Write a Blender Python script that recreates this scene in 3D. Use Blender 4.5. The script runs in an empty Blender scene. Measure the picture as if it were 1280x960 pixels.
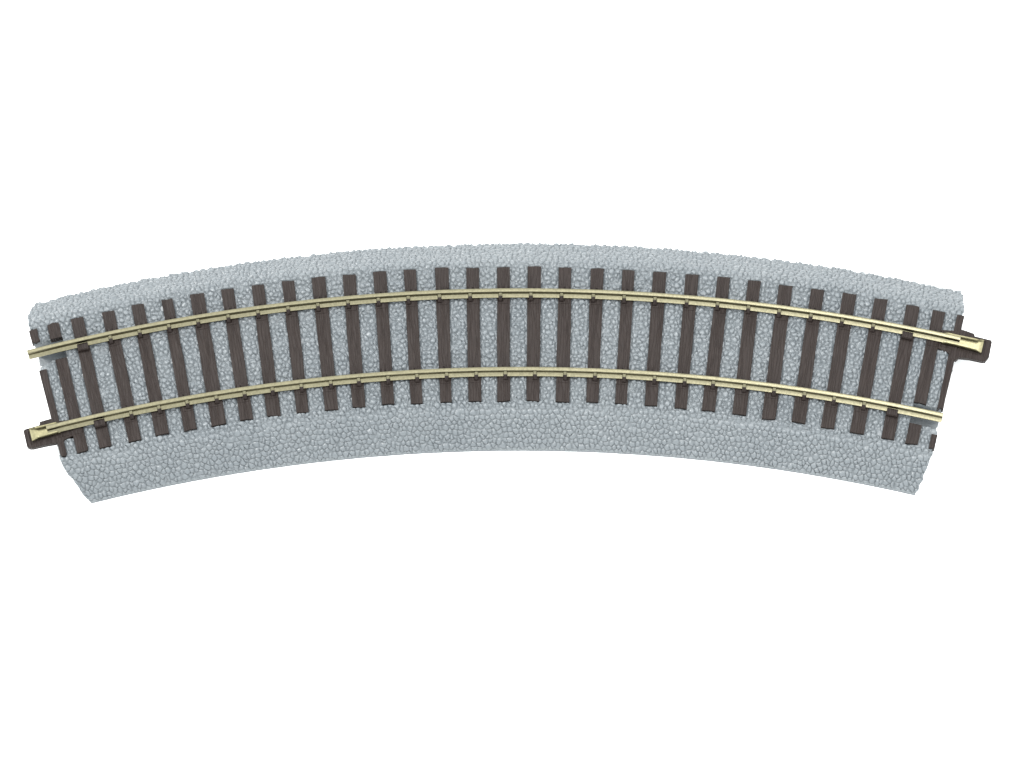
import bpy, bmesh, math, random
import numpy as np
from mathutils import Vector, Matrix
random.seed(7)
SC = bpy.context.scene
COL = SC.collection

# ------------------------------------------------------------------ camera
R0 = 356.589          # radius of the track's centre line, mm
ZT = 7.0              # height of the tie tops above the table, mm
cd = bpy.data.cameras.new("camera")
cam = bpy.data.objects.new("camera", cd); COL.objects.link(cam)
cd.sensor_width = 36.0
cd.lens = 112.5
cd.clip_start = 0.01; cd.clip_end = 100.0
rt = Vector((0.999653, -0.021655, -0.015021)).normalized()
fw = Vector((-0.005221, 0.395942, -0.91826)).normalized()
up = rt.cross(fw)
m = Matrix((rt, up, -fw)).transposed().to_4x4()
m.translation = Vector((11.432, -269.341, 598.053 + ZT)) * 0.001
cam.matrix_world = m
SC.camera = cam

# ------------------------------------------------------------------ light
SC.view_settings.view_transform = 'Standard'
SC.view_settings.look = 'None'
SC.view_settings.exposure = 0.0
SC.view_settings.gamma = 1.0
W = bpy.data.worlds.new("World"); SC.world = W; W.use_nodes = True
W.node_tree.nodes["Background"].inputs[0].default_value = (0.97, 1.0, 1.0, 1)
W.node_tree.nodes["Background"].inputs[1].default_value = 2.45

def softbox(name, loc, target, size, watts, col=(1, 1, 1)):
    ld = bpy.data.lights.new(name, 'AREA'); ld.shape = 'RECTANGLE'
    ld.size, ld.size_y = size; ld.energy = watts; ld.color = col
    o = bpy.data.objects.new(name, ld); COL.objects.link(o)
    o.location = loc
    o.rotation_euler = (Vector(target) - Vector(loc)).to_track_quat('-Z', 'Y').to_euler()
    return o
softbox("key_softbox", (-0.62, 0.30, 0.95), (0.0, 0, 0), (0.20, 0.20), 12.5, (1.0, 0.99, 0.97))
strip = softbox("strip_softbox", (0.175, 0.05, 0.55), (0.14, 0.04, 0), (0.17, 0.55), 2.8)
strip.rotation_euler = (0, 0.03, 0)

# ------------------------------------------------------------------ helpers
def P(th, r, z=0.0):
    """track coordinates (degrees, mm from centre line, mm above tie tops) -> metres"""
    a = math.radians(th)
    return Vector(((R0 + r) * math.sin(a), (R0 + r) * math.cos(a) - R0, z + ZT)) * 0.001

def link(name, bm, mat, parent=None, smooth=False):
    me = bpy.data.meshes.new(name)
    bmesh.ops.recalc_face_normals(bm, faces=bm.faces)
    bm.to_mesh(me); bm.free()
    me.materials.append(mat)
    if smooth:
        for p in me.polygons: p.use_smooth = True
    o = bpy.data.objects.new(name, me); COL.objects.link(o)
    o.parent = parent
    return o

def to_local(bm, M):
    bmesh.ops.transform(bm, matrix=M.inverted(), verts=bm.verts)

def frame(th, r=0.0, z=0.0):
    """local frame at a point of the track: x along the track, y outwards"""
    M = Matrix.Rotation(-math.radians(th), 4, 'Z')
    M.translation = P(th, r, z)
    return M

def prism(bm, pts, z0, z1):
    """closed prism over a polygon of (th, r) points"""
    lo = [bm.verts.new(P(t, r, z0)) for t, r in pts]
    hi = [bm.verts.new(P(t, r, z1)) for t, r in pts]
    n = len(pts)
    fs = [bm.faces.new(hi), bm.faces.new(lo[::-1])]
    for i in range(n):
        fs.append(bm.faces.new((lo[i], lo[(i + 1) % n], hi[(i + 1) % n], hi[i])))
    return fs

def bevel(bm, off, seg=2, zmin=None):
    es = [e for e in bm.edges if zmin is None or all(v.co.z > zmin for v in e.verts)]
    bmesh.ops.bevel(bm, geom=es, offset=off, segments=seg, profile=0.5, affect='EDGES', clamp_overlap=True)

# ------------------------------------------------------------------ materials
def mat(name):
    mt = bpy.data.materials.new(name); mt.use_nodes = True
    nt = mt.node_tree
    return mt, nt, nt.nodes["Principled BSDF"]

def plastic_grey():
    mt, nt, b = mat("grey_ballast_plastic")
    tc = nt.nodes.new("ShaderNodeTexCoord")
    n = nt.nodes.new("ShaderNodeTexNoise"); n.inputs["Scale"].default_value = 55; n.inputs["Detail"].default_value = 4
    nt.links.new(tc.outputs["Object"], n.inputs["Vector"])
    cr = nt.nodes.new("ShaderNodeValToRGB")
    cr.color_ramp.elements[0].position = .3; cr.color_ramp.elements[0].color = (0.092, 0.104, 0.113, 1)
    cr.color_ramp.elements[1].position = .7; cr.color_ramp.elements[1].color = (0.106, 0.118, 0.126, 1)
    nt.links.new(n.outputs["Fac"], cr.inputs[0]); nt.links.new(cr.outputs[0], b.inputs["Base Color"])
    n2 = nt.nodes.new("ShaderNodeTexNoise"); n2.inputs["Scale"].default_value = 2600; n2.inputs["Detail"].default_value = 3
    nt.links.new(tc.outputs["Object"], n2.inputs["Vector"])
    bp = nt.nodes.new("ShaderNodeBump"); bp.inputs["Strength"].default_value = .55; bp.inputs["Distance"].default_value = .0001
    nt.links.new(n2.outputs["Fac"], bp.inputs["Height"]); nt.links.new(bp.outputs[0], b.inputs["Normal"])
    b.inputs["Roughness"].default_value = .35
    b.inputs["Specular IOR Level"].default_value = .5
    return mt

def tie_brown():
    mt, nt, b = mat("dark_brown_tie_plastic")
    tc = nt.nodes.new("ShaderNodeTexCoord"); oi = nt.nodes.new("ShaderNodeObjectInfo")
    mul = nt.nodes.new("ShaderNodeMath"); mul.operation = 'MULTIPLY'; mul.inputs[1].default_value = .37
    nt.links.new(oi.outputs["Random"], mul.inputs[0])
    add = nt.nodes.new("ShaderNodeVectorMath"); add.operation = 'ADD'
    nt.links.new(tc.outputs["Object"], add.inputs[0]); nt.links.new(mul.outputs[0], add.inputs[1])
    # wood figure: rings cut at a shallow angle, drawn out along the tie
    mp = nt.nodes.new("ShaderNodeMapping"); mp.inputs["Scale"].default_value = (1.0, 0.20, 1.0)
    nt.links.new(add.outputs[0], mp.inputs[0])
    wv = nt.nodes.new("ShaderNodeTexWave"); wv.wave_type = 'BANDS'; wv.bands_direction = 'X'
    wv.inputs["Scale"].default_value = 640; wv.inputs["Distortion"].default_value = 16.0
    wv.inputs["Detail"].default_value = 3; wv.inputs["Detail Scale"].default_value = .7
    nt.links.new(mp.outputs[0], wv.inputs[0])
    n = nt.nodes.new("ShaderNodeTexNoise"); n.inputs["Scale"].default_value = 3800; n.inputs["Detail"].default_value = 3
    mp2 = nt.nodes.new("ShaderNodeMapping"); mp2.inputs["Scale"].default_value = (1.0, 0.09, 1.0)
    nt.links.new(add.outputs[0], mp2.inputs[0]); nt.links.new(mp2.outputs[0], n.inputs["Vector"])
    mx = nt.nodes.new("ShaderNodeMath"); mx.operation = 'ADD'
    nt.links.new(wv.outputs["Fac"], mx.inputs[0]); nt.links.new(n.outputs["Fac"], mx.inputs[1])
    bp = nt.nodes.new("ShaderNodeBump"); bp.inputs["Strength"].default_value = .8; bp.inputs["Distance"].default_value = .00011
    nt.links.new(mx.outputs[0], bp.inputs["Height"]); nt.links.new(bp.outputs[0], b.inputs["Normal"])
    cr = nt.nodes.new("ShaderNodeValToRGB")
    cr.color_ramp.elements[0].position = .35; cr.color_ramp.elements[0].color = (0.0116, 0.0077, 0.0066, 1)
    cr.color_ramp.elements[1].position = .75; cr.color_ramp.elements[1].color = (0.0178, 0.0123, 0.0106, 1)
    nt.links.new(n.outputs["Fac"], cr.inputs[0]); nt.links.new(cr.outputs[0], b.inputs["Base Color"])
    b.inputs["Roughness"].default_value = .55
    b.inputs["Specular IOR Level"].default_value = .16
    return mt

def brass(name, col, rough):
    mt, nt, b = mat(name)
    tc = nt.nodes.new("ShaderNodeTexCoord")
    n = nt.nodes.new("ShaderNodeTexNoise"); n.inputs["Scale"].default_value = 2300; n.inputs["Detail"].default_value = 3
    nt.links.new(tc.outputs["Object"], n.inputs["Vector"])
    cr = nt.nodes.new("ShaderNodeValToRGB")
    cr.color_ramp.elements[0].position = .3; cr.color_ramp.elements[0].color = tuple(c * .84 for c in col) + (1,)
    cr.color_ramp.elements[1].position = .7; cr.color_ramp.elements[1].color = tuple(c * 1.12 for c in col) + (1,)
    nt.links.new(n.outputs["Fac"], cr.inputs[0]); nt.links.new(cr.outputs[0], b.inputs["Base Color"])
    bp = nt.nodes.new("ShaderNodeBump"); bp.inputs["Strength"].default_value = .25; bp.inputs["Distance"].default_value = .00006
    nt.links.new(n.outputs["Fac"], bp.inputs["Height"]); nt.links.new(bp.outputs[0], b.inputs["Normal"])
    b.inputs["Metallic"].default_value = 1.0
    b.inputs["Roughness"].default_value = rough
    return mt

def white_paper():
    mt, nt, b = mat("white_paper")
    tc = nt.nodes.new("ShaderNodeTexCoord")
    n = nt.nodes.new("ShaderNodeTexNoise"); n.inputs["Scale"].default_value = 900
    nt.links.new(tc.outputs["Object"], n.inputs["Vector"])
    cr = nt.nodes.new("ShaderNodeValToRGB")
    cr.color_ramp.elements[0].color = (0.945, 0.95, 0.95, 1); cr.color_ramp.elements[1].color = (0.955, 0.96, 0.96, 1)
    nt.links.new(n.outputs["Fac"], cr.inputs[0]); nt.links.new(cr.outputs[0], b.inputs["Base Color"])
    b.inputs["Roughness"].default_value = .9; b.inputs["Specular IOR Level"].default_value = .1
    return mt

GREY, TIE, PAPER = plastic_grey(), tie_brown(), white_paper()
RAIL = brass("nickel_brass_rail", (0.172, 0.159, 0.104), .32)
JOIN = brass("bright_brass_joiner", (0.190, 0.175, 0.105), .36)

# ------------------------------------------------------------------ setting
bm = bmesh.new()
for x, y in ((-1.5, -1.5), (1.5, -1.5), (1.5, 1.5), (-1.5, 1.5)):
    bm.verts.new((x, y, 0))
bm.faces.new(bm.verts)
g = link("ground", bm, PAPER); g["kind"] = "structure"

root = bpy.data.objects.new("curved_model_track", None); COL.objects.link(root)
root.empty_display_size = .02
root["label"] = "curved model railway track section with grey ballast bed, brown ties and brass rails"
root["category"] = "model track"

# ------------------------------------------------------------------ measured ties
# (angle of outer corners, inner corners) in degrees and their radii in mm: outer-left, outer-right, inner-left, inner-right
TC = [(-13.595, 14.72, -13.222, 14.78, -13.564, -14.70, -13.164, -14.60),
(-12.829, 14.92, -12.426, 14.85, -12.788, -14.78, -12.369, -14.80),
(-11.823, 14.86, -11.422, 14.74, -11.786, -14.89, -11.343, -14.85),
(-10.864, 15.08, -10.471, 14.92, -10.854, -14.71, -10.390, -14.71),
(-9.901, 14.96, -9.548, 14.92, -9.874, -14.97, -9.438, -14.86),
(-8.979, 15.07, -8.531, 14.94, -8.934, -14.92, -8.427, -14.80),
(-7.983, 15.06, -7.577, 14.93, -7.951, -14.68, -7.500, -14.75),
(-6.998, 15.03, -6.607, 14.88, -7.023, -14.53, -6.558, -14.94),
(-6.030, 15.10, -5.632, 14.88, -6.017, -14.70, -5.601, -14.86),
(-5.076, 15.01, -4.638, 15.03, -5.044, -14.87, -4.591, -15.02),
(-4.085, 15.04, -3.664, 14.91, -4.104, -14.76, -3.661, -14.97),
(-3.109, 15.14, -2.687, 15.11, -3.096, -14.75, -2.676, -14.80),
(-2.134, 15.20, -1.742, 15.11, -2.109, -14.98, -1.707, -15.05),
(-1.135, 15.28, -0.695, 15.23, -1.113, -15.02, -0.718, -15.08),
(-0.134, 14.99, 0.274, 14.95, -0.149, -15.02, 0.295, -15.09),
(0.848, 14.94, 1.256, 14.97, 0.830, -15.15, 1.273, -14.91),
(1.821, 15.15, 2.257, 15.17, 1.827, -14.91, 2.264, -15.12),
(2.816, 14.98, 3.224, 14.99, 2.822, -15.12, 3.294, -15.21),
(3.837, 14.90, 4.260, 15.01, 3.861, -14.99, 4.280, -14.99),
(4.849, 14.97, 5.242, 14.90, 4.843, -15.03, 5.253, -15.18),
(5.829, 14.92, 6.252, 15.02, 5.856, -15.08, 6.283, -15.03),
(6.860, 14.90, 7.282, 15.05, 6.871, -15.17, 7.292, -15.22),
(7.879, 15.03, 8.283, 15.11, 7.793, -15.17, 8.252, -15.09),
(8.860, 14.94, 9.267, 15.05, 8.840, -15.17, 9.318, -15.17),
(9.846, 14.81, 10.282, 14.92, 9.852, -15.45, 10.319, -15.15),
(10.873, 14.91, 11.296, 14.98, 10.864, -15.08, 11.338, -15.21),
(11.884, 15.14, 12.322, 15.18, 11.873, -15.38, 12.327, -15.21),
(12.901, 15.06, 13.319, 15.33, 12.860, -15.30, 13.349, -15.23),
(13.922, 14.94, 14.351, 15.09, 13.943, -15.29, 14.382, -15.16),
(14.770, 15.01, 15.170, 15.05, 14.766, -15.37, 15.195, -15.03)]
EL = (-14.19, 14.61, -13.93, 14.68, -14.13, -14.6, -13.90, -14.8)   # half tie closing the left end
ER = (15.55, 15.03, 15.78, 15.15, 15.57, -15.32, 15.77, -15.16)     # half tie closing the right end
ALLT = [EL] + TC + [ER]

def rail_r(outer, th):
    q = ((th - .8) / 15.) ** 2
    return 8.85 + .22 * q if outer else -8.78 + .42 * q

# ------------------------------------------------------------------ roadbed with moulded ballast
def roadbed():
    rng = np.random.default_rng(3)
    # profile of the cross section, outer foot to inner foot: (r, z)
    ctrl = [(23.25, -6.95), (22.95, -6.55), (17.6, -1.75), (16.6, -1.05), (15.6, -.80), (14.5, -.78),
            (-14.5, -.78), (-15.6, -.80), (-16.6, -1.05), (-17.6, -1.75), (-22.75, -6.35), (-23.05, -6.62), (-23.25, -6.95)]
    ctrl = np.array(ctrl)
    seg = np.hypot(*np.diff(ctrl, axis=0).T); L = np.concatenate([[0], np.cumsum(seg)])
    nv = 460
    v = np.linspace(0, L[-1], nv)
    pr, pz = np.interp(v, L, ctrl[:, 0]), np.interp(v, L, ctrl[:, 1])
    k = np.ones(7) / 7
    sm = lambda a: np.concatenate([a[:3], np.convolve(a, k, 'valid'), a[-3:]])
    pr, pz = sm(pr), sm(pz)
    dr, dz = np.gradient(pr, v), np.gradient(pz, v)
    nr, nz = dz, -dr                                    # normal of the profile (up, outwards)
    ln = np.hypot(nr, nz); nr /= ln; nz /= ln
    nt = 1650
    drop = np.clip((-.8 - pz) / 6.1, 0, 1)
    jag = lambda amp: amp * np.convolve(rng.normal(size=nv + 8), np.ones(9) / 3, 'valid')
    aL = -14.15 + np.where(pr > 0, .36, .62) * drop ** np.where(pr > 0, 2.2, 1.0) + jag(.013)
    aR = 15.74 - np.where(pr > 0, .20, .24) * drop + jag(.018)
    # notch for the neighbouring section's latch
    nl = np.clip(1 - np.abs(pr - 7.6) / 1.6, 0, 1) ; aL = aL + .80 * nl
    nrr = np.clip(1 - np.abs(pr + 9.4) / 2.0, 0, 1); aR = aR - .07 * nrr
    t = np.linspace(0, 1, nt)
    TH = aL[:, None] + (aR - aL)[:, None] * t[None, :]
    S = np.radians(TH) * R0                             # arc length, mm
    V = np.repeat(v[:, None], nt, 1)
    # pebbles: cellular domes
    cs = 1.10
    gx = np.arange(S.min() - 4, S.max() + 4, cs); gy = np.arange(-4, L[-1] + 4, cs * .92)
    SX = gx[None, :] + (np.arange(len(gy)) % 2)[:, None] * cs / 2 + rng.uniform(-.36, .36, (len(gy), len(gx))) * cs
    SY = gy[:, None] + rng.uniform(-.36, .36, (len(gy), len(gx))) * cs * .92
    HH = rng.uniform(-.5, .5, SX.shape); TX = rng.normal(0, .13, SX.shape); TY = rng.normal(0, .13, SX.shape)
    WG = rng.uniform(-.12, .12, SX.shape)              # size weight: big and small stones
    # bend the lookup a little so that stones are not round
    wob = lambda a, b, s: np.sin(a * 2.1 + s) * np.cos(b * 1.7 - s) + .6 * np.sin(a * 4.3 - b * 3.1 + 2 * s)
    U_, V_ = S + .10 * wob(S, V, .3), V + .10 * wob(V, S, 1.9)
    ix = np.floor((U_ - gx[0]) / cs).astype(int); iy = np.round((V_ - gy[0]) / (cs * .92)).astype(int)
    F1 = np.full(S.shape, 9.); F2 = np.full(S.shape, 9.); hh = np.zeros(S.shape); tilt = np.zeros(S.shape)
    for dy in (-2, -1, 0, 1, 2):
        for dx in (-2, -1, 0, 1, 2):
            jx = np.clip(ix + dx, 0, len(gx) - 1); jy = np.clip(iy + dy, 0, len(gy) - 1)
            ex, ey = U_ - SX[jy, jx], V_ - SY[jy, jx]
            d = np.hypot(ex, ey) - WG[jy, jx]
            c1 = d < F1
            F2 = np.where(c1, F1, np.minimum(F2, d))
            hh = np.where(c1, HH[jy, jx], hh)
            tilt = np.where(c1, ex * TX[jy, jx] + ey * TY[jy, jx], tilt)
            F1 = np.where(c1, d, F1)
    edge = np.clip((F2 - F1) / .35, 0, 1); edge = np.sqrt(np.clip(1 - (1 - edge) ** 2.4, 0, 1))
    dome = .36 * edge + .36 * (1 - np.clip(F1 / .66, 0, 1) ** 2) * edge + (.17 * hh + 1.0 * tilt) * edge
    rough = .035 * wob(S * 2.7, V * 2.9, .7) + .02 * wob(S * 6.1, V * 5.3, 2.7)
    h = dome + rough * edge
    r2 = np.repeat(pr[:, None], nt, 1)
    # on the slopes the stones are flatter
    flat = np.repeat(np.where(pr < -16, .73, np.where(pr > 16, .95, 1.0))[:, None], nt, 1); h *= flat
    # smooth strip beside every tie
    fade = np.ones(S.shape)
    for q in ALLT:
        f = np.clip((r2 - q[5]) / (q[1] - q[5]), 0, 1)
        lo, hi = q[4] + (q[0] - q[4]) * f, q[6] + (q[2] - q[6]) * f
        dist = np.maximum(np.maximum(lo - TH, TH - hi) * math.radians(1) * R0, 0)
        inside = (r2 < q[1] + .15) & (r2 > q[5] - .15)
        fade = np.where(inside, np.minimum(fade, np.clip((dist - .08) / .55, 0, 1)), fade)
    h = h * (.25 + .75 * fade) + .10 * (1 - fade)
    # plain lip along the inner foot, none along the outer one
    lipi = np.clip((pr + 23.12) / .25, 0, 1)[:, None]; h = h * lipi
    lipo = np.clip((23.3 - pr) / .25, .35, 1)[:, None]; h = h * lipo
    z = np.repeat(pz[:, None], nt, 1)
    # latch pockets: smooth floors below the ballast
    def pocket(r_lo, r_hi, th_lo, th_hi, depth, h, z):
        a = np.clip((r2 - r_lo) / .18, 0, 1) * np.clip((r_hi - r2) / .18, 0, 1) * \
            np.clip((TH - th_lo) / .03, 0, 1) * np.clip((th_hi - TH) / .03, 0, 1)
        return h * (1 - a), z * (1 - a) + depth * a
    h, z = pocket(6.9, 11.55, -20, -13.2, -6.5, h, z)
    h, z = pocket(-11.0, -7.0, -20, -13.5, -1.9, h, z)
    h, z = pocket(-10.7, -6.25, 14.77, 30, -6.5, h, z)
    h, z = pocket(6.9, 10.9, 15.2, 30, -1.9, h, z)
    RR = r2 + nr[:, None] * h; ZZ = z + nz[:, None] * h
    ZZ = np.maximum(ZZ, -6.98)
    A = np.radians(TH)
    X = (R0 + RR) * np.sin(A); Y = (R0 + RR) * np.cos(A) - R0
    top = np.stack([X, Y, ZZ + ZT], -1).reshape(-1, 3)
    idx = np.arange(nv * nt).reshape(nv, nt)
    quads = np.stack([idx[:-1, :-1], idx[1:, :-1], idx[1:, 1:], idx[:-1, 1:]], -1).reshape(-1, 4)
    ring = np.concatenate([idx[0, :], idx[1:, -1], idx[-1, -2::-1], idx[-2:0:-1, 0]])
    low = top[ring].copy()
    # the moulding is a thin shell: its end walls are undercut
    fi = ring % nt; en = (fi == 0) | (fi == nt - 1)
    rr_ = np.hypot(low[:, 0], low[:, 1] + R0) - R0; aa = np.arctan2(low[:, 0], low[:, 1] + R0)
    aa = np.where(en, aa + np.radians(np.where(fi == 0, 1.2, -1.2)) * np.clip(low[:, 2] / 3.0, 0, 1), aa)
    rr_ = np.where(en, rr_ * .985, rr_)
    low = np.stack([(R0 + rr_) * np.sin(aa), (R0 + rr_) * np.cos(aa) - R0, np.full(len(rr_), .02)], -1)
    nb = len(top); lid = nb + np.arange(len(ring)); nx = np.roll(np.arange(len(ring)), -1)
    skirt = np.stack([ring, ring[nx], lid[nx], lid], -1)
    verts = np.concatenate([top, low]) * .001
    faces = np.concatenate([quads, skirt])
    me = bpy.data.meshes.new("roadbed")
    me.vertices.add(len(verts)); me.vertices.foreach_set("co", verts.astype(np.float32).ravel())
    me.loops.add(faces.size); me.loops.foreach_set("vertex_index", faces.astype(np.int32).ravel())
    me.polygons.add(len(faces)); me.polygons.foreach_set("loop_start", np.arange(0, faces.size, 4, dtype=np.int32))
    me.update(calc_edges=True); me.validate()
    sm_ = np.ones(len(faces), dtype=bool); sm_[len(quads):] = False
    me.polygons.foreach_set("use_smooth", sm_)
    me.materials.append(GREY)
    o = bpy.data.objects.new("roadbed", me); COL.objects.link(o); o.parent = root
    return o
rb = roadbed()
rb["label"] = "grey moulded ballast bed with sloping shoulders"

# ------------------------------------------------------------------ ties
def at_r(q, r, side):
    f = (r - q[5]) / (q[1] - q[5])
    return q[4] + (q[0] - q[4]) * f if side < 0 else q[6] + (q[2] - q[6]) * f

def tie_piece(q, r_out=None, r_in=None, name="tie", extra_out=None, round_in=0, round_out=0, plates=True):
    bm = bmesh.new()
    cut_o, cut_i = r_out is not None, r_in is not None
    ol = (at_r(q, r_out, -1), r_out) if cut_o else (q[0], q[1])
    orr = (at_r(q, r_out, 1), r_out) if cut_o else (q[2], q[3])
    il = (at_r(q, r_in, -1), r_in) if cut_i else (q[4], q[5])
    ir = (at_r(q, r_in, 1), r_in) if cut_i else (q[6], q[7])
    mm = 1 / (math.radians(1) * R0)
    def side(a, b, n=9):                                # slightly wavy long side
        out = []
        for i in range(1, n):
            f = i / n
            out.append((a[0] + (b[0] - a[0]) * f + random.gauss(0, .028) * mm, a[1] + (b[1] - a[1]) * f))
        return out
    pts = [il]
    if round_in & 2:
        pts += [(ir[0] - .55 * mm, ir[1] - .02), (ir[0] - .15 * mm, ir[1] + .12), (ir[0], ir[1] + .55)]
    elif round_in & 1:
        w = (ir[0] - il[0])
        pts = [(il[0], il[1] + .7), (il[0] + .2 * w, il[1] + .15), (il[0] + .5 * w, il[1]), (il[0] + .8 * w, ir[1] + .15), (ir[0], ir[1] + .7)]
    else:
        pts += [(il[0] * .5 + ir[0] * .5, il[1] * .5 + ir[1] * .5 + random.gauss(0, .07)), ir]
    pts += side(pts[-1], orr)
    if round_out:
        pts += [(orr[0], orr[1] - .5), (orr[0] - .12 * mm, orr[1] - .12), (orr[0] - .5 * mm, orr[1])]
    else:
        pts.append(orr)
    if extra_out: pts.append(extra_out)
    elif not cut_o: pts.append((ol[0] * .45 + orr[0] * .55, ol[1] * .45 + orr[1] * .55 + random.gauss(0, .06)))
    pts.append(ol)
    pts += side(ol, pts[0])
    prism(bm, pts, -1.6, 0)
    bmesh.ops.recalc_face_normals(bm, faces=bm.faces)
    tz = ZT * .001
    es = [e for e in bm.edges if all(abs(v.co.z - tz) < 1e-6 for v in e.verts)]
    bmesh.ops.bevel(bm, geom=es, offset=.00009, segments=2, profile=.5, affect='EDGES', clamp_overlap=True)
    th = (ol[0] + orr[0] + il[0] + ir[0]) / 4; rc = (ol[1] + il[1]) / 2
    # low moulded plates under the rails, with the heads of the far spikes
    if plates:
        for outer in (True, False):
            rr = rail_r(outer, th)
            if not (il[1] + 1.2 < rr < ol[1] - 1.2): continue
            w = (at_r(q, rr, 1) - at_r(q, rr, -1))
            a, b = at_r(q, rr, -1) + .13 * w, at_r(q, rr, 1) - .13 * w
            b2 = bmesh.new(); prism(b2, [(a, rr - 2.15), (b, rr - 2.15), (b, rr + 2.0), (a, rr + 2.0)], -.3, .085)
            bevel(b2, .00004, 1)
            for fr in ((.30, .72) if outer else (.26,)):
                c = at_r(q, rr, -1) + fr * w
                prism(b2, [(c - .33 * mm, rr + .95), (c + .33 * mm, rr + .95), (c + .26 * mm, rr + 1.7), (c - .26 * mm, rr + 1.7)], 0, .58)
            me = bpy.data.meshes.new("tmp"); b2.to_mesh(me); b2.free(); bm.from_mesh(me); bpy.data.meshes.remove(me)
    M = frame(th, rc, 0)
    to_local(bm, M)
    o = link(name, bm, TIE, root); o.matrix_world = M
    return o, th

def spike_mesh():
    """moulded spike: shank on the tie, rounded head hooked over the rail foot (local: x along track, y outwards, mm)"""
    bm = bmesh.new()
    prof = [(-1.74, .02), (-1.70, .34), (-1.48, .52), (-1.24, .72), (-.98, .88), (-.80, .90), (-.68, .82), (-.66, .66), (-.78, .60), (-1.06, .46), (-1.09, .02)]
    secs = []
    for x, k in ((-.40, .80), (-.30, .95), (-.14, 1.0), (.14, 1.0), (.30, .95), (.40, .80)):
        secs.append([bm.verts.new((x * .001, (y) * .001, (zz * k if zz > .1 else zz) * .001)) for y, zz in prof])
    n = len(prof)
    for a, b in zip(secs, secs[1:]):
        for i in range(n):
            bm.faces.new((a[i], a[(i + 1) % n], b[(i + 1) % n], b[i]))
    bm.faces.new(secs[0]); bm.faces.new(secs[-1][::-1])
    return bm
def clip_mesh():
    """broad moulded clip holding the rail near each end"""
    bm = bmesh.new()
    prof = [(-2.02, .02), (-1.95, .62), (-1.74, .86), (-.74, 1.02), (-.52, .96), (-.48, .74), (-.8, .62), (-1.06, .46), (-1.09, .02)]
    secs = []
    for x, k, s in ((-1.14, .92, 0), (-1.02, 1.0, .0), (.92, 1.0, .0), (1.06, .9, -.0)):
        secs.append([bm.verts.new((x * .001, y * .001, (zz * k if zz > .1 else zz) * .001)) for y, zz in prof])
    n = len(prof)
    for a, b in zip(secs, secs[1:]):
        for i in range(n):
            bm.faces.new((a[i], a[(i + 1) % n], b[(i + 1) % n], b[i]))
    bm.faces.new(secs[0]); bm.faces.new(secs[-1][::-1])
    return bm
_sp = {}
def fastener(kind, parent, th, r):
    if kind not in _sp:
        bm = spike_mesh() if kind == "spike" else clip_mesh()
        o = link(kind, bm, TIE, parent, smooth=(kind == "spike"))
        if kind == "spike":
            for p in o.data.polygons: p.use_smooth = len(p.vertices) == 4
        _sp[kind] = o
    else:
        o = _sp[kind].copy(); COL.objects.link(o)
    o.parent = parent
    o.matrix_parent_inverse = parent.matrix_world.inverted()
    o.matrix_world = frame(th, r, 0)
    return o

SPIKES = {True: [], False: []}
bpy.context.view_layer.update()
for i, q in enumerate(TC):
    if i == 0:
        t1, th = tie_piece(q, r_in=11.45, name="tie_stub", extra_out=(-13.40, 15.12))
        t2, th = tie_piece(q, r_out=6.75, round_in=2)
        tie_out, tie_in = None, t2
    elif i == len(TC) - 1:
        t2, th = tie_piece(q, r_in=-6.2)
        t1, th = tie_piece(q, r_out=-10.75, name="tie_stub")
        tie_out, tie_in = t2, None
    else:
        tt, th = tie_piece(q, round_out=(i == 28))
        tie_out = tie_in = tt
    bpy.context.view_layer.update()
    for outer, tie in ((True, tie_out), (False, tie_in)):
        if tie is None or i in (0, 29): continue
        rr = rail_r(outer, th)
        a, b = at_r(q, rr - 1.1, -1), at_r(q, rr - 1.1, 1)
        if i in (1, 28):
            c = a + (b - a) * (.50 if outer else .47)
            fastener("rail_clip", tie, c, rr)
        else:
            c = a + (b - a) * (.27 if outer else .64)
            fastener("spike", tie, c, rr)
            SPIKES[outer].append(c)
e1, _ = tie_piece(EL, r_in=11.7, name="tie_stub", plates=False)
e2, _ = tie_piece(EL, r_out=5.25, round_in=1, name="half_tie", plates=False)
e3, _ = tie_piece(ER, r_in=-6.35, name="half_tie", plates=False)
e4, _ = tie_piece(ER, r_out=-12.1, name="tie_stub", plates=False)
e2["label"] = "narrow half tie closing the left end, carrying the coupling latch"
e3["label"] = "narrow half tie closing the right end, carrying the coupling latch"

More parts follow.
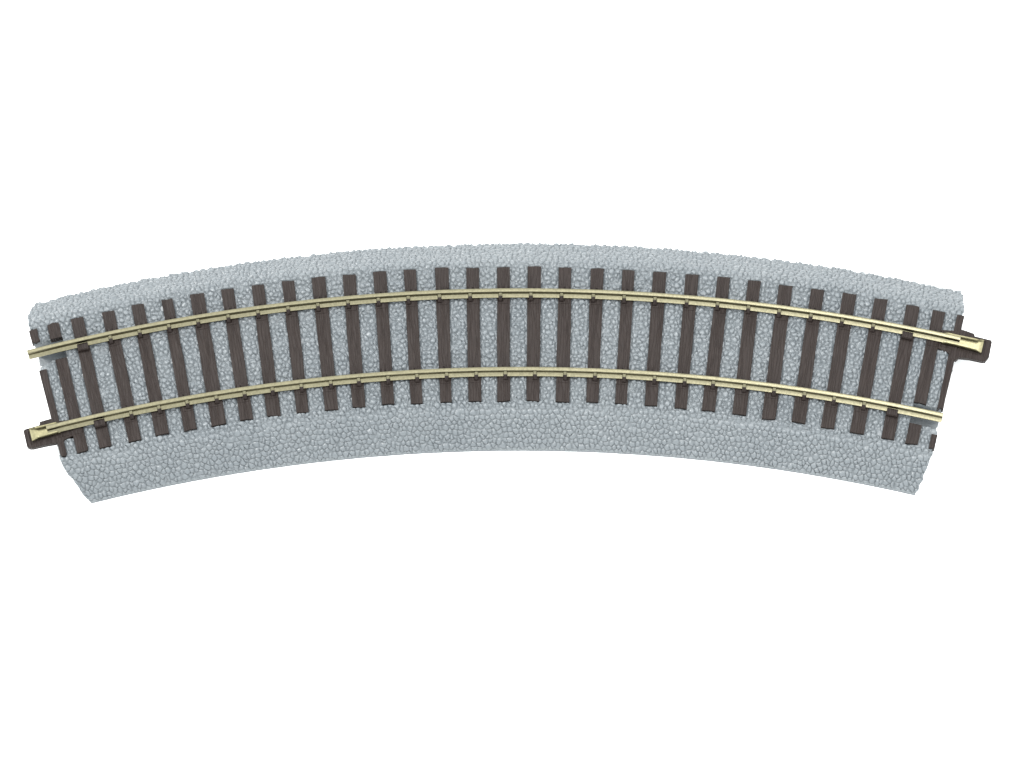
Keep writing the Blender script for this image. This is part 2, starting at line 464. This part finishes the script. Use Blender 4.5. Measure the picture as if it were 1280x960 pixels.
# ------------------------------------------------------------------ rails
def rail(outer, th0, th1):
    half = [(-1.02, .26), (-1.02, .44), (-.62, .53), (-.29, .68), (-.21, .88), (-.20, 1.27), (-.25, 1.39), (-.38, 1.47), (-.41, 1.53),
            (-.41, 1.84), (-.36, 1.92), (-.26, 1.955)]
    prof = half + [(-y, z) for y, z in half[::-1]]
    bm = bmesh.new()
    ths = set(np.linspace(th0, th1, 300).round(4))
    for c in SPIKES[outer]:
        for d in (-.42, -.30, -.14, .14, .30, .42): ths.add(round(c + d * math.degrees(1 / R0), 4))
    ths = sorted(x for x in ths if th0 <= x <= th1)
    rows = []
    for th in ths:
        rc = rail_r(outer, th)
        k = 0.0                                        # bumps added to the web at each spike, sloped up to give bright glints
        for c in SPIKES[outer]:
            d = abs(th - c) * math.radians(1) * R0
            if d < .42: k = max(k, min(1, (.42 - d) / .12))
        row = []
        for j, (y, z) in enumerate(prof):
            if j in (3, 4, 5, 6): (ty, tz) = {3: (-.86, .84), 4: (-.72, 1.04), 5: (-.52, 1.27), 6: (-.38, 1.42)}[j]; y += k * (ty - y); z += k * (tz - z)
            row.append(bm.verts.new(P(th, rc + y, z)))
        rows.append(row)
    n = len(prof)
    for a, b in zip(rows, rows[1:]):
        for i in range(n):
            bm.faces.new((a[i], b[i], b[(i + 1) % n], a[(i + 1) % n]))
    bm.faces.new(rows[0]); bm.faces.new(rows[-1][::-1])
    o = link("rail", bm, RAIL, root, smooth=False)
    for p in o.data.polygons: p.use_smooth = len(p.vertices) == 4
    o.data.set_sharp_from_angle(angle=math.radians(38))
    return o
r_out = rail(True, -14.38, 15.80)
r_in = rail(False, -14.35, 15.80)
r_out["label"] = "long outer rail of the curve"
r_in["label"] = "shorter inner rail of the curve"

def joiner(rl, outer, th0, th1, tend):
    """folded sheet clip round the rail foot; th1: end of the folded sides, tend: end of the open floor"""
    bm = bmesh.new()
    sgn = 1 if tend > th0 else -1
    N = 26; rows = []
    for i in range(N + 1):
        f = i / N; th = th0 + (tend - th0) * f
        rc = rail_r(outer, th)
        open_ = max(0, (abs(th - th0) - abs(th1 - th0)) / abs(tend - th1))      # 0..1 in the flared mouth
        grow = min(1, .45 + f * 7)                     # bevelled start of the fold
        w = 1.22 + .10 * min(1, max(0, f * 1.4 - .5)) + .16 * open_
        hgt = (.80 * grow) * (1 - open_ * .75) + .12
        fold = .40 * grow * (1 - min(1, open_ * 2.5))
        z0 = .04 + .02 * open_ + (.25 * max(0, open_ - .6) if open_ else 0)
        outl = [(-w + fold, z0 + hgt + .03), (-w + .12, z0 + hgt), (-w, z0 + hgt * .72), (-w, z0 + .1), (-w + .12, z0),
                (w - .12, z0), (w, z0 + .1), (w, z0 + hgt * .72), (w - .12, z0 + hgt), (w - fold, z0 + hgt + .03)]
        inl = [(-w + fold, z0 + hgt - .08), (-w + .18, z0 + hgt - .12), (-w + .11, z0 + hgt * .66), (-w + .11, z0 + .18), (-w + .18, z0 + .11),
               (w - .18, z0 + .11), (w - .11, z0 + .18), (w - .11, z0 + hgt * .66), (w - .18, z0 + hgt - .12), (w - fold, z0 + hgt - .08)]
        rows.append([bm.verts.new(P(th, rc + y, z)) for y, z in outl + inl[::-1]])
    n = len(rows[0])
    for a, b in zip(rows, rows[1:]):
        for i in range(n):
            bm.faces.new((a[i], b[i], b[(i + 1) % n], a[(i + 1) % n]))
    for row in (rows[0], rows[-1]):
        for i in range(9):
            bm.faces.new((row[i], row[i + 1], row[n - 2 - i], row[n - 1 - i]))
    # upturned end of the floor
    o = link("rail_joiner", bm, JOIN, rl, smooth=True)
    o.data.set_sharp_from_angle(angle=math.radians(40))
    return o
joiner(r_out, True, 15.27, 16.34, 16.55)
joiner(r_in, False, -13.95, -14.70, -14.92)

# ------------------------------------------------------------------ coupling latches
def latch(half_tie, outline, pocket, z0, ztop, zfloor, label):
    bm = bmesh.new()
    o1 = [bm.verts.new(P(t, r, ztop)) for t, r in outline]
    p1 = [bm.verts.new(P(t, r, ztop)) for t, r in pocket]
    eo = [bm.edges.new((o1[i], o1[(i + 1) % len(o1)])) for i in range(len(o1))]
    ep = [bm.edges.new((p1[i], p1[(i + 1) % len(p1)])) for i in range(len(p1))]
    bmesh.ops.triangle_fill(bm, use_beauty=True, edges=eo + ep)
    # drop any triangle that closed the pocket mouth
    pset = set(p1)
    for f in [f for f in bm.faces if all(v in pset for v in f.verts)]: bm.faces.remove(f)
    o0 = [bm.verts.new(P(t, r, z0)) for t, r in outline]
    p0 = [bm.verts.new(P(t, r, zfloor)) for t, r in pocket]
    for i in range(len(o1)):
        j = (i + 1) % len(o1); bm.faces.new((o1[i], o1[j], o0[j], o0[i]))
    for i in range(len(p1)):
        j = (i + 1) % len(p1); bm.faces.new((p1[i], p1[j], p0[j], p0[i]))
    bm.faces.new(o0); bm.faces.new(p0)
    bmesh.ops.recalc_face_normals(bm, faces=bm.faces)
    tz = P(0, 0, ztop).z
    es = [e for e in bm.edges if all(abs(v.co.z - tz) < 1e-6 for v in e.verts) and len(e.link_faces) == 2
          and any(abs(f.normal.z) < .5 for f in e.link_faces)]
    bmesh.ops.bevel(bm, geom=es, offset=.00012, segments=2, profile=.5, affect='EDGES', clamp_overlap=True)
    M = half_tie.matrix_world.copy(); to_local(bm, M)
    o = link("coupling_latch", bm, TIE, half_tie)
    o["label"] = label
    return o
bpy.context.view_layer.update()
latch(e3, [(15.18, 11.0), (15.56, 11.35), (15.62, 12.0), (15.86, 11.98), (16.19, 11.75), (16.24, 11.2), (16.77, 11.2), (16.81, 10.8), (16.83, 7.5), (16.75, 6.25), (16.66, 6.1),
           (16.25, 6.05), (15.90, 5.75), (15.83, 5.05), (15.60, 5.0), (15.56, 6.1), (15.18, 6.7)],
      [(15.24, 10.55), (16.62, 10.55), (16.63, 7.35), (15.24, 7.35)], -1.1, .03, -.12, "dark brown latch at the right end around the outer rail")
latch(e2, [(-13.55, -7.2), (-13.93, -6.75), (-14.0, -5.82), (-14.12, -5.82), (-14.53, -5.86), (-14.57, -6.55), (-15.08, -6.63), (-15.13, -7.0), (-15.14, -10.46), (-15.06, -10.9), (-14.97, -11.08),
           (-14.53, -11.18), (-14.1, -11.4), (-13.93, -11.5), (-13.86, -11.1), (-13.55, -10.7)],
      [(-13.60, -7.6), (-13.60, -10.35), (-14.97, -10.35), (-14.97, -7.45)], -1.1, .03, -.12, "dark brown latch at the left end around the inner rail")
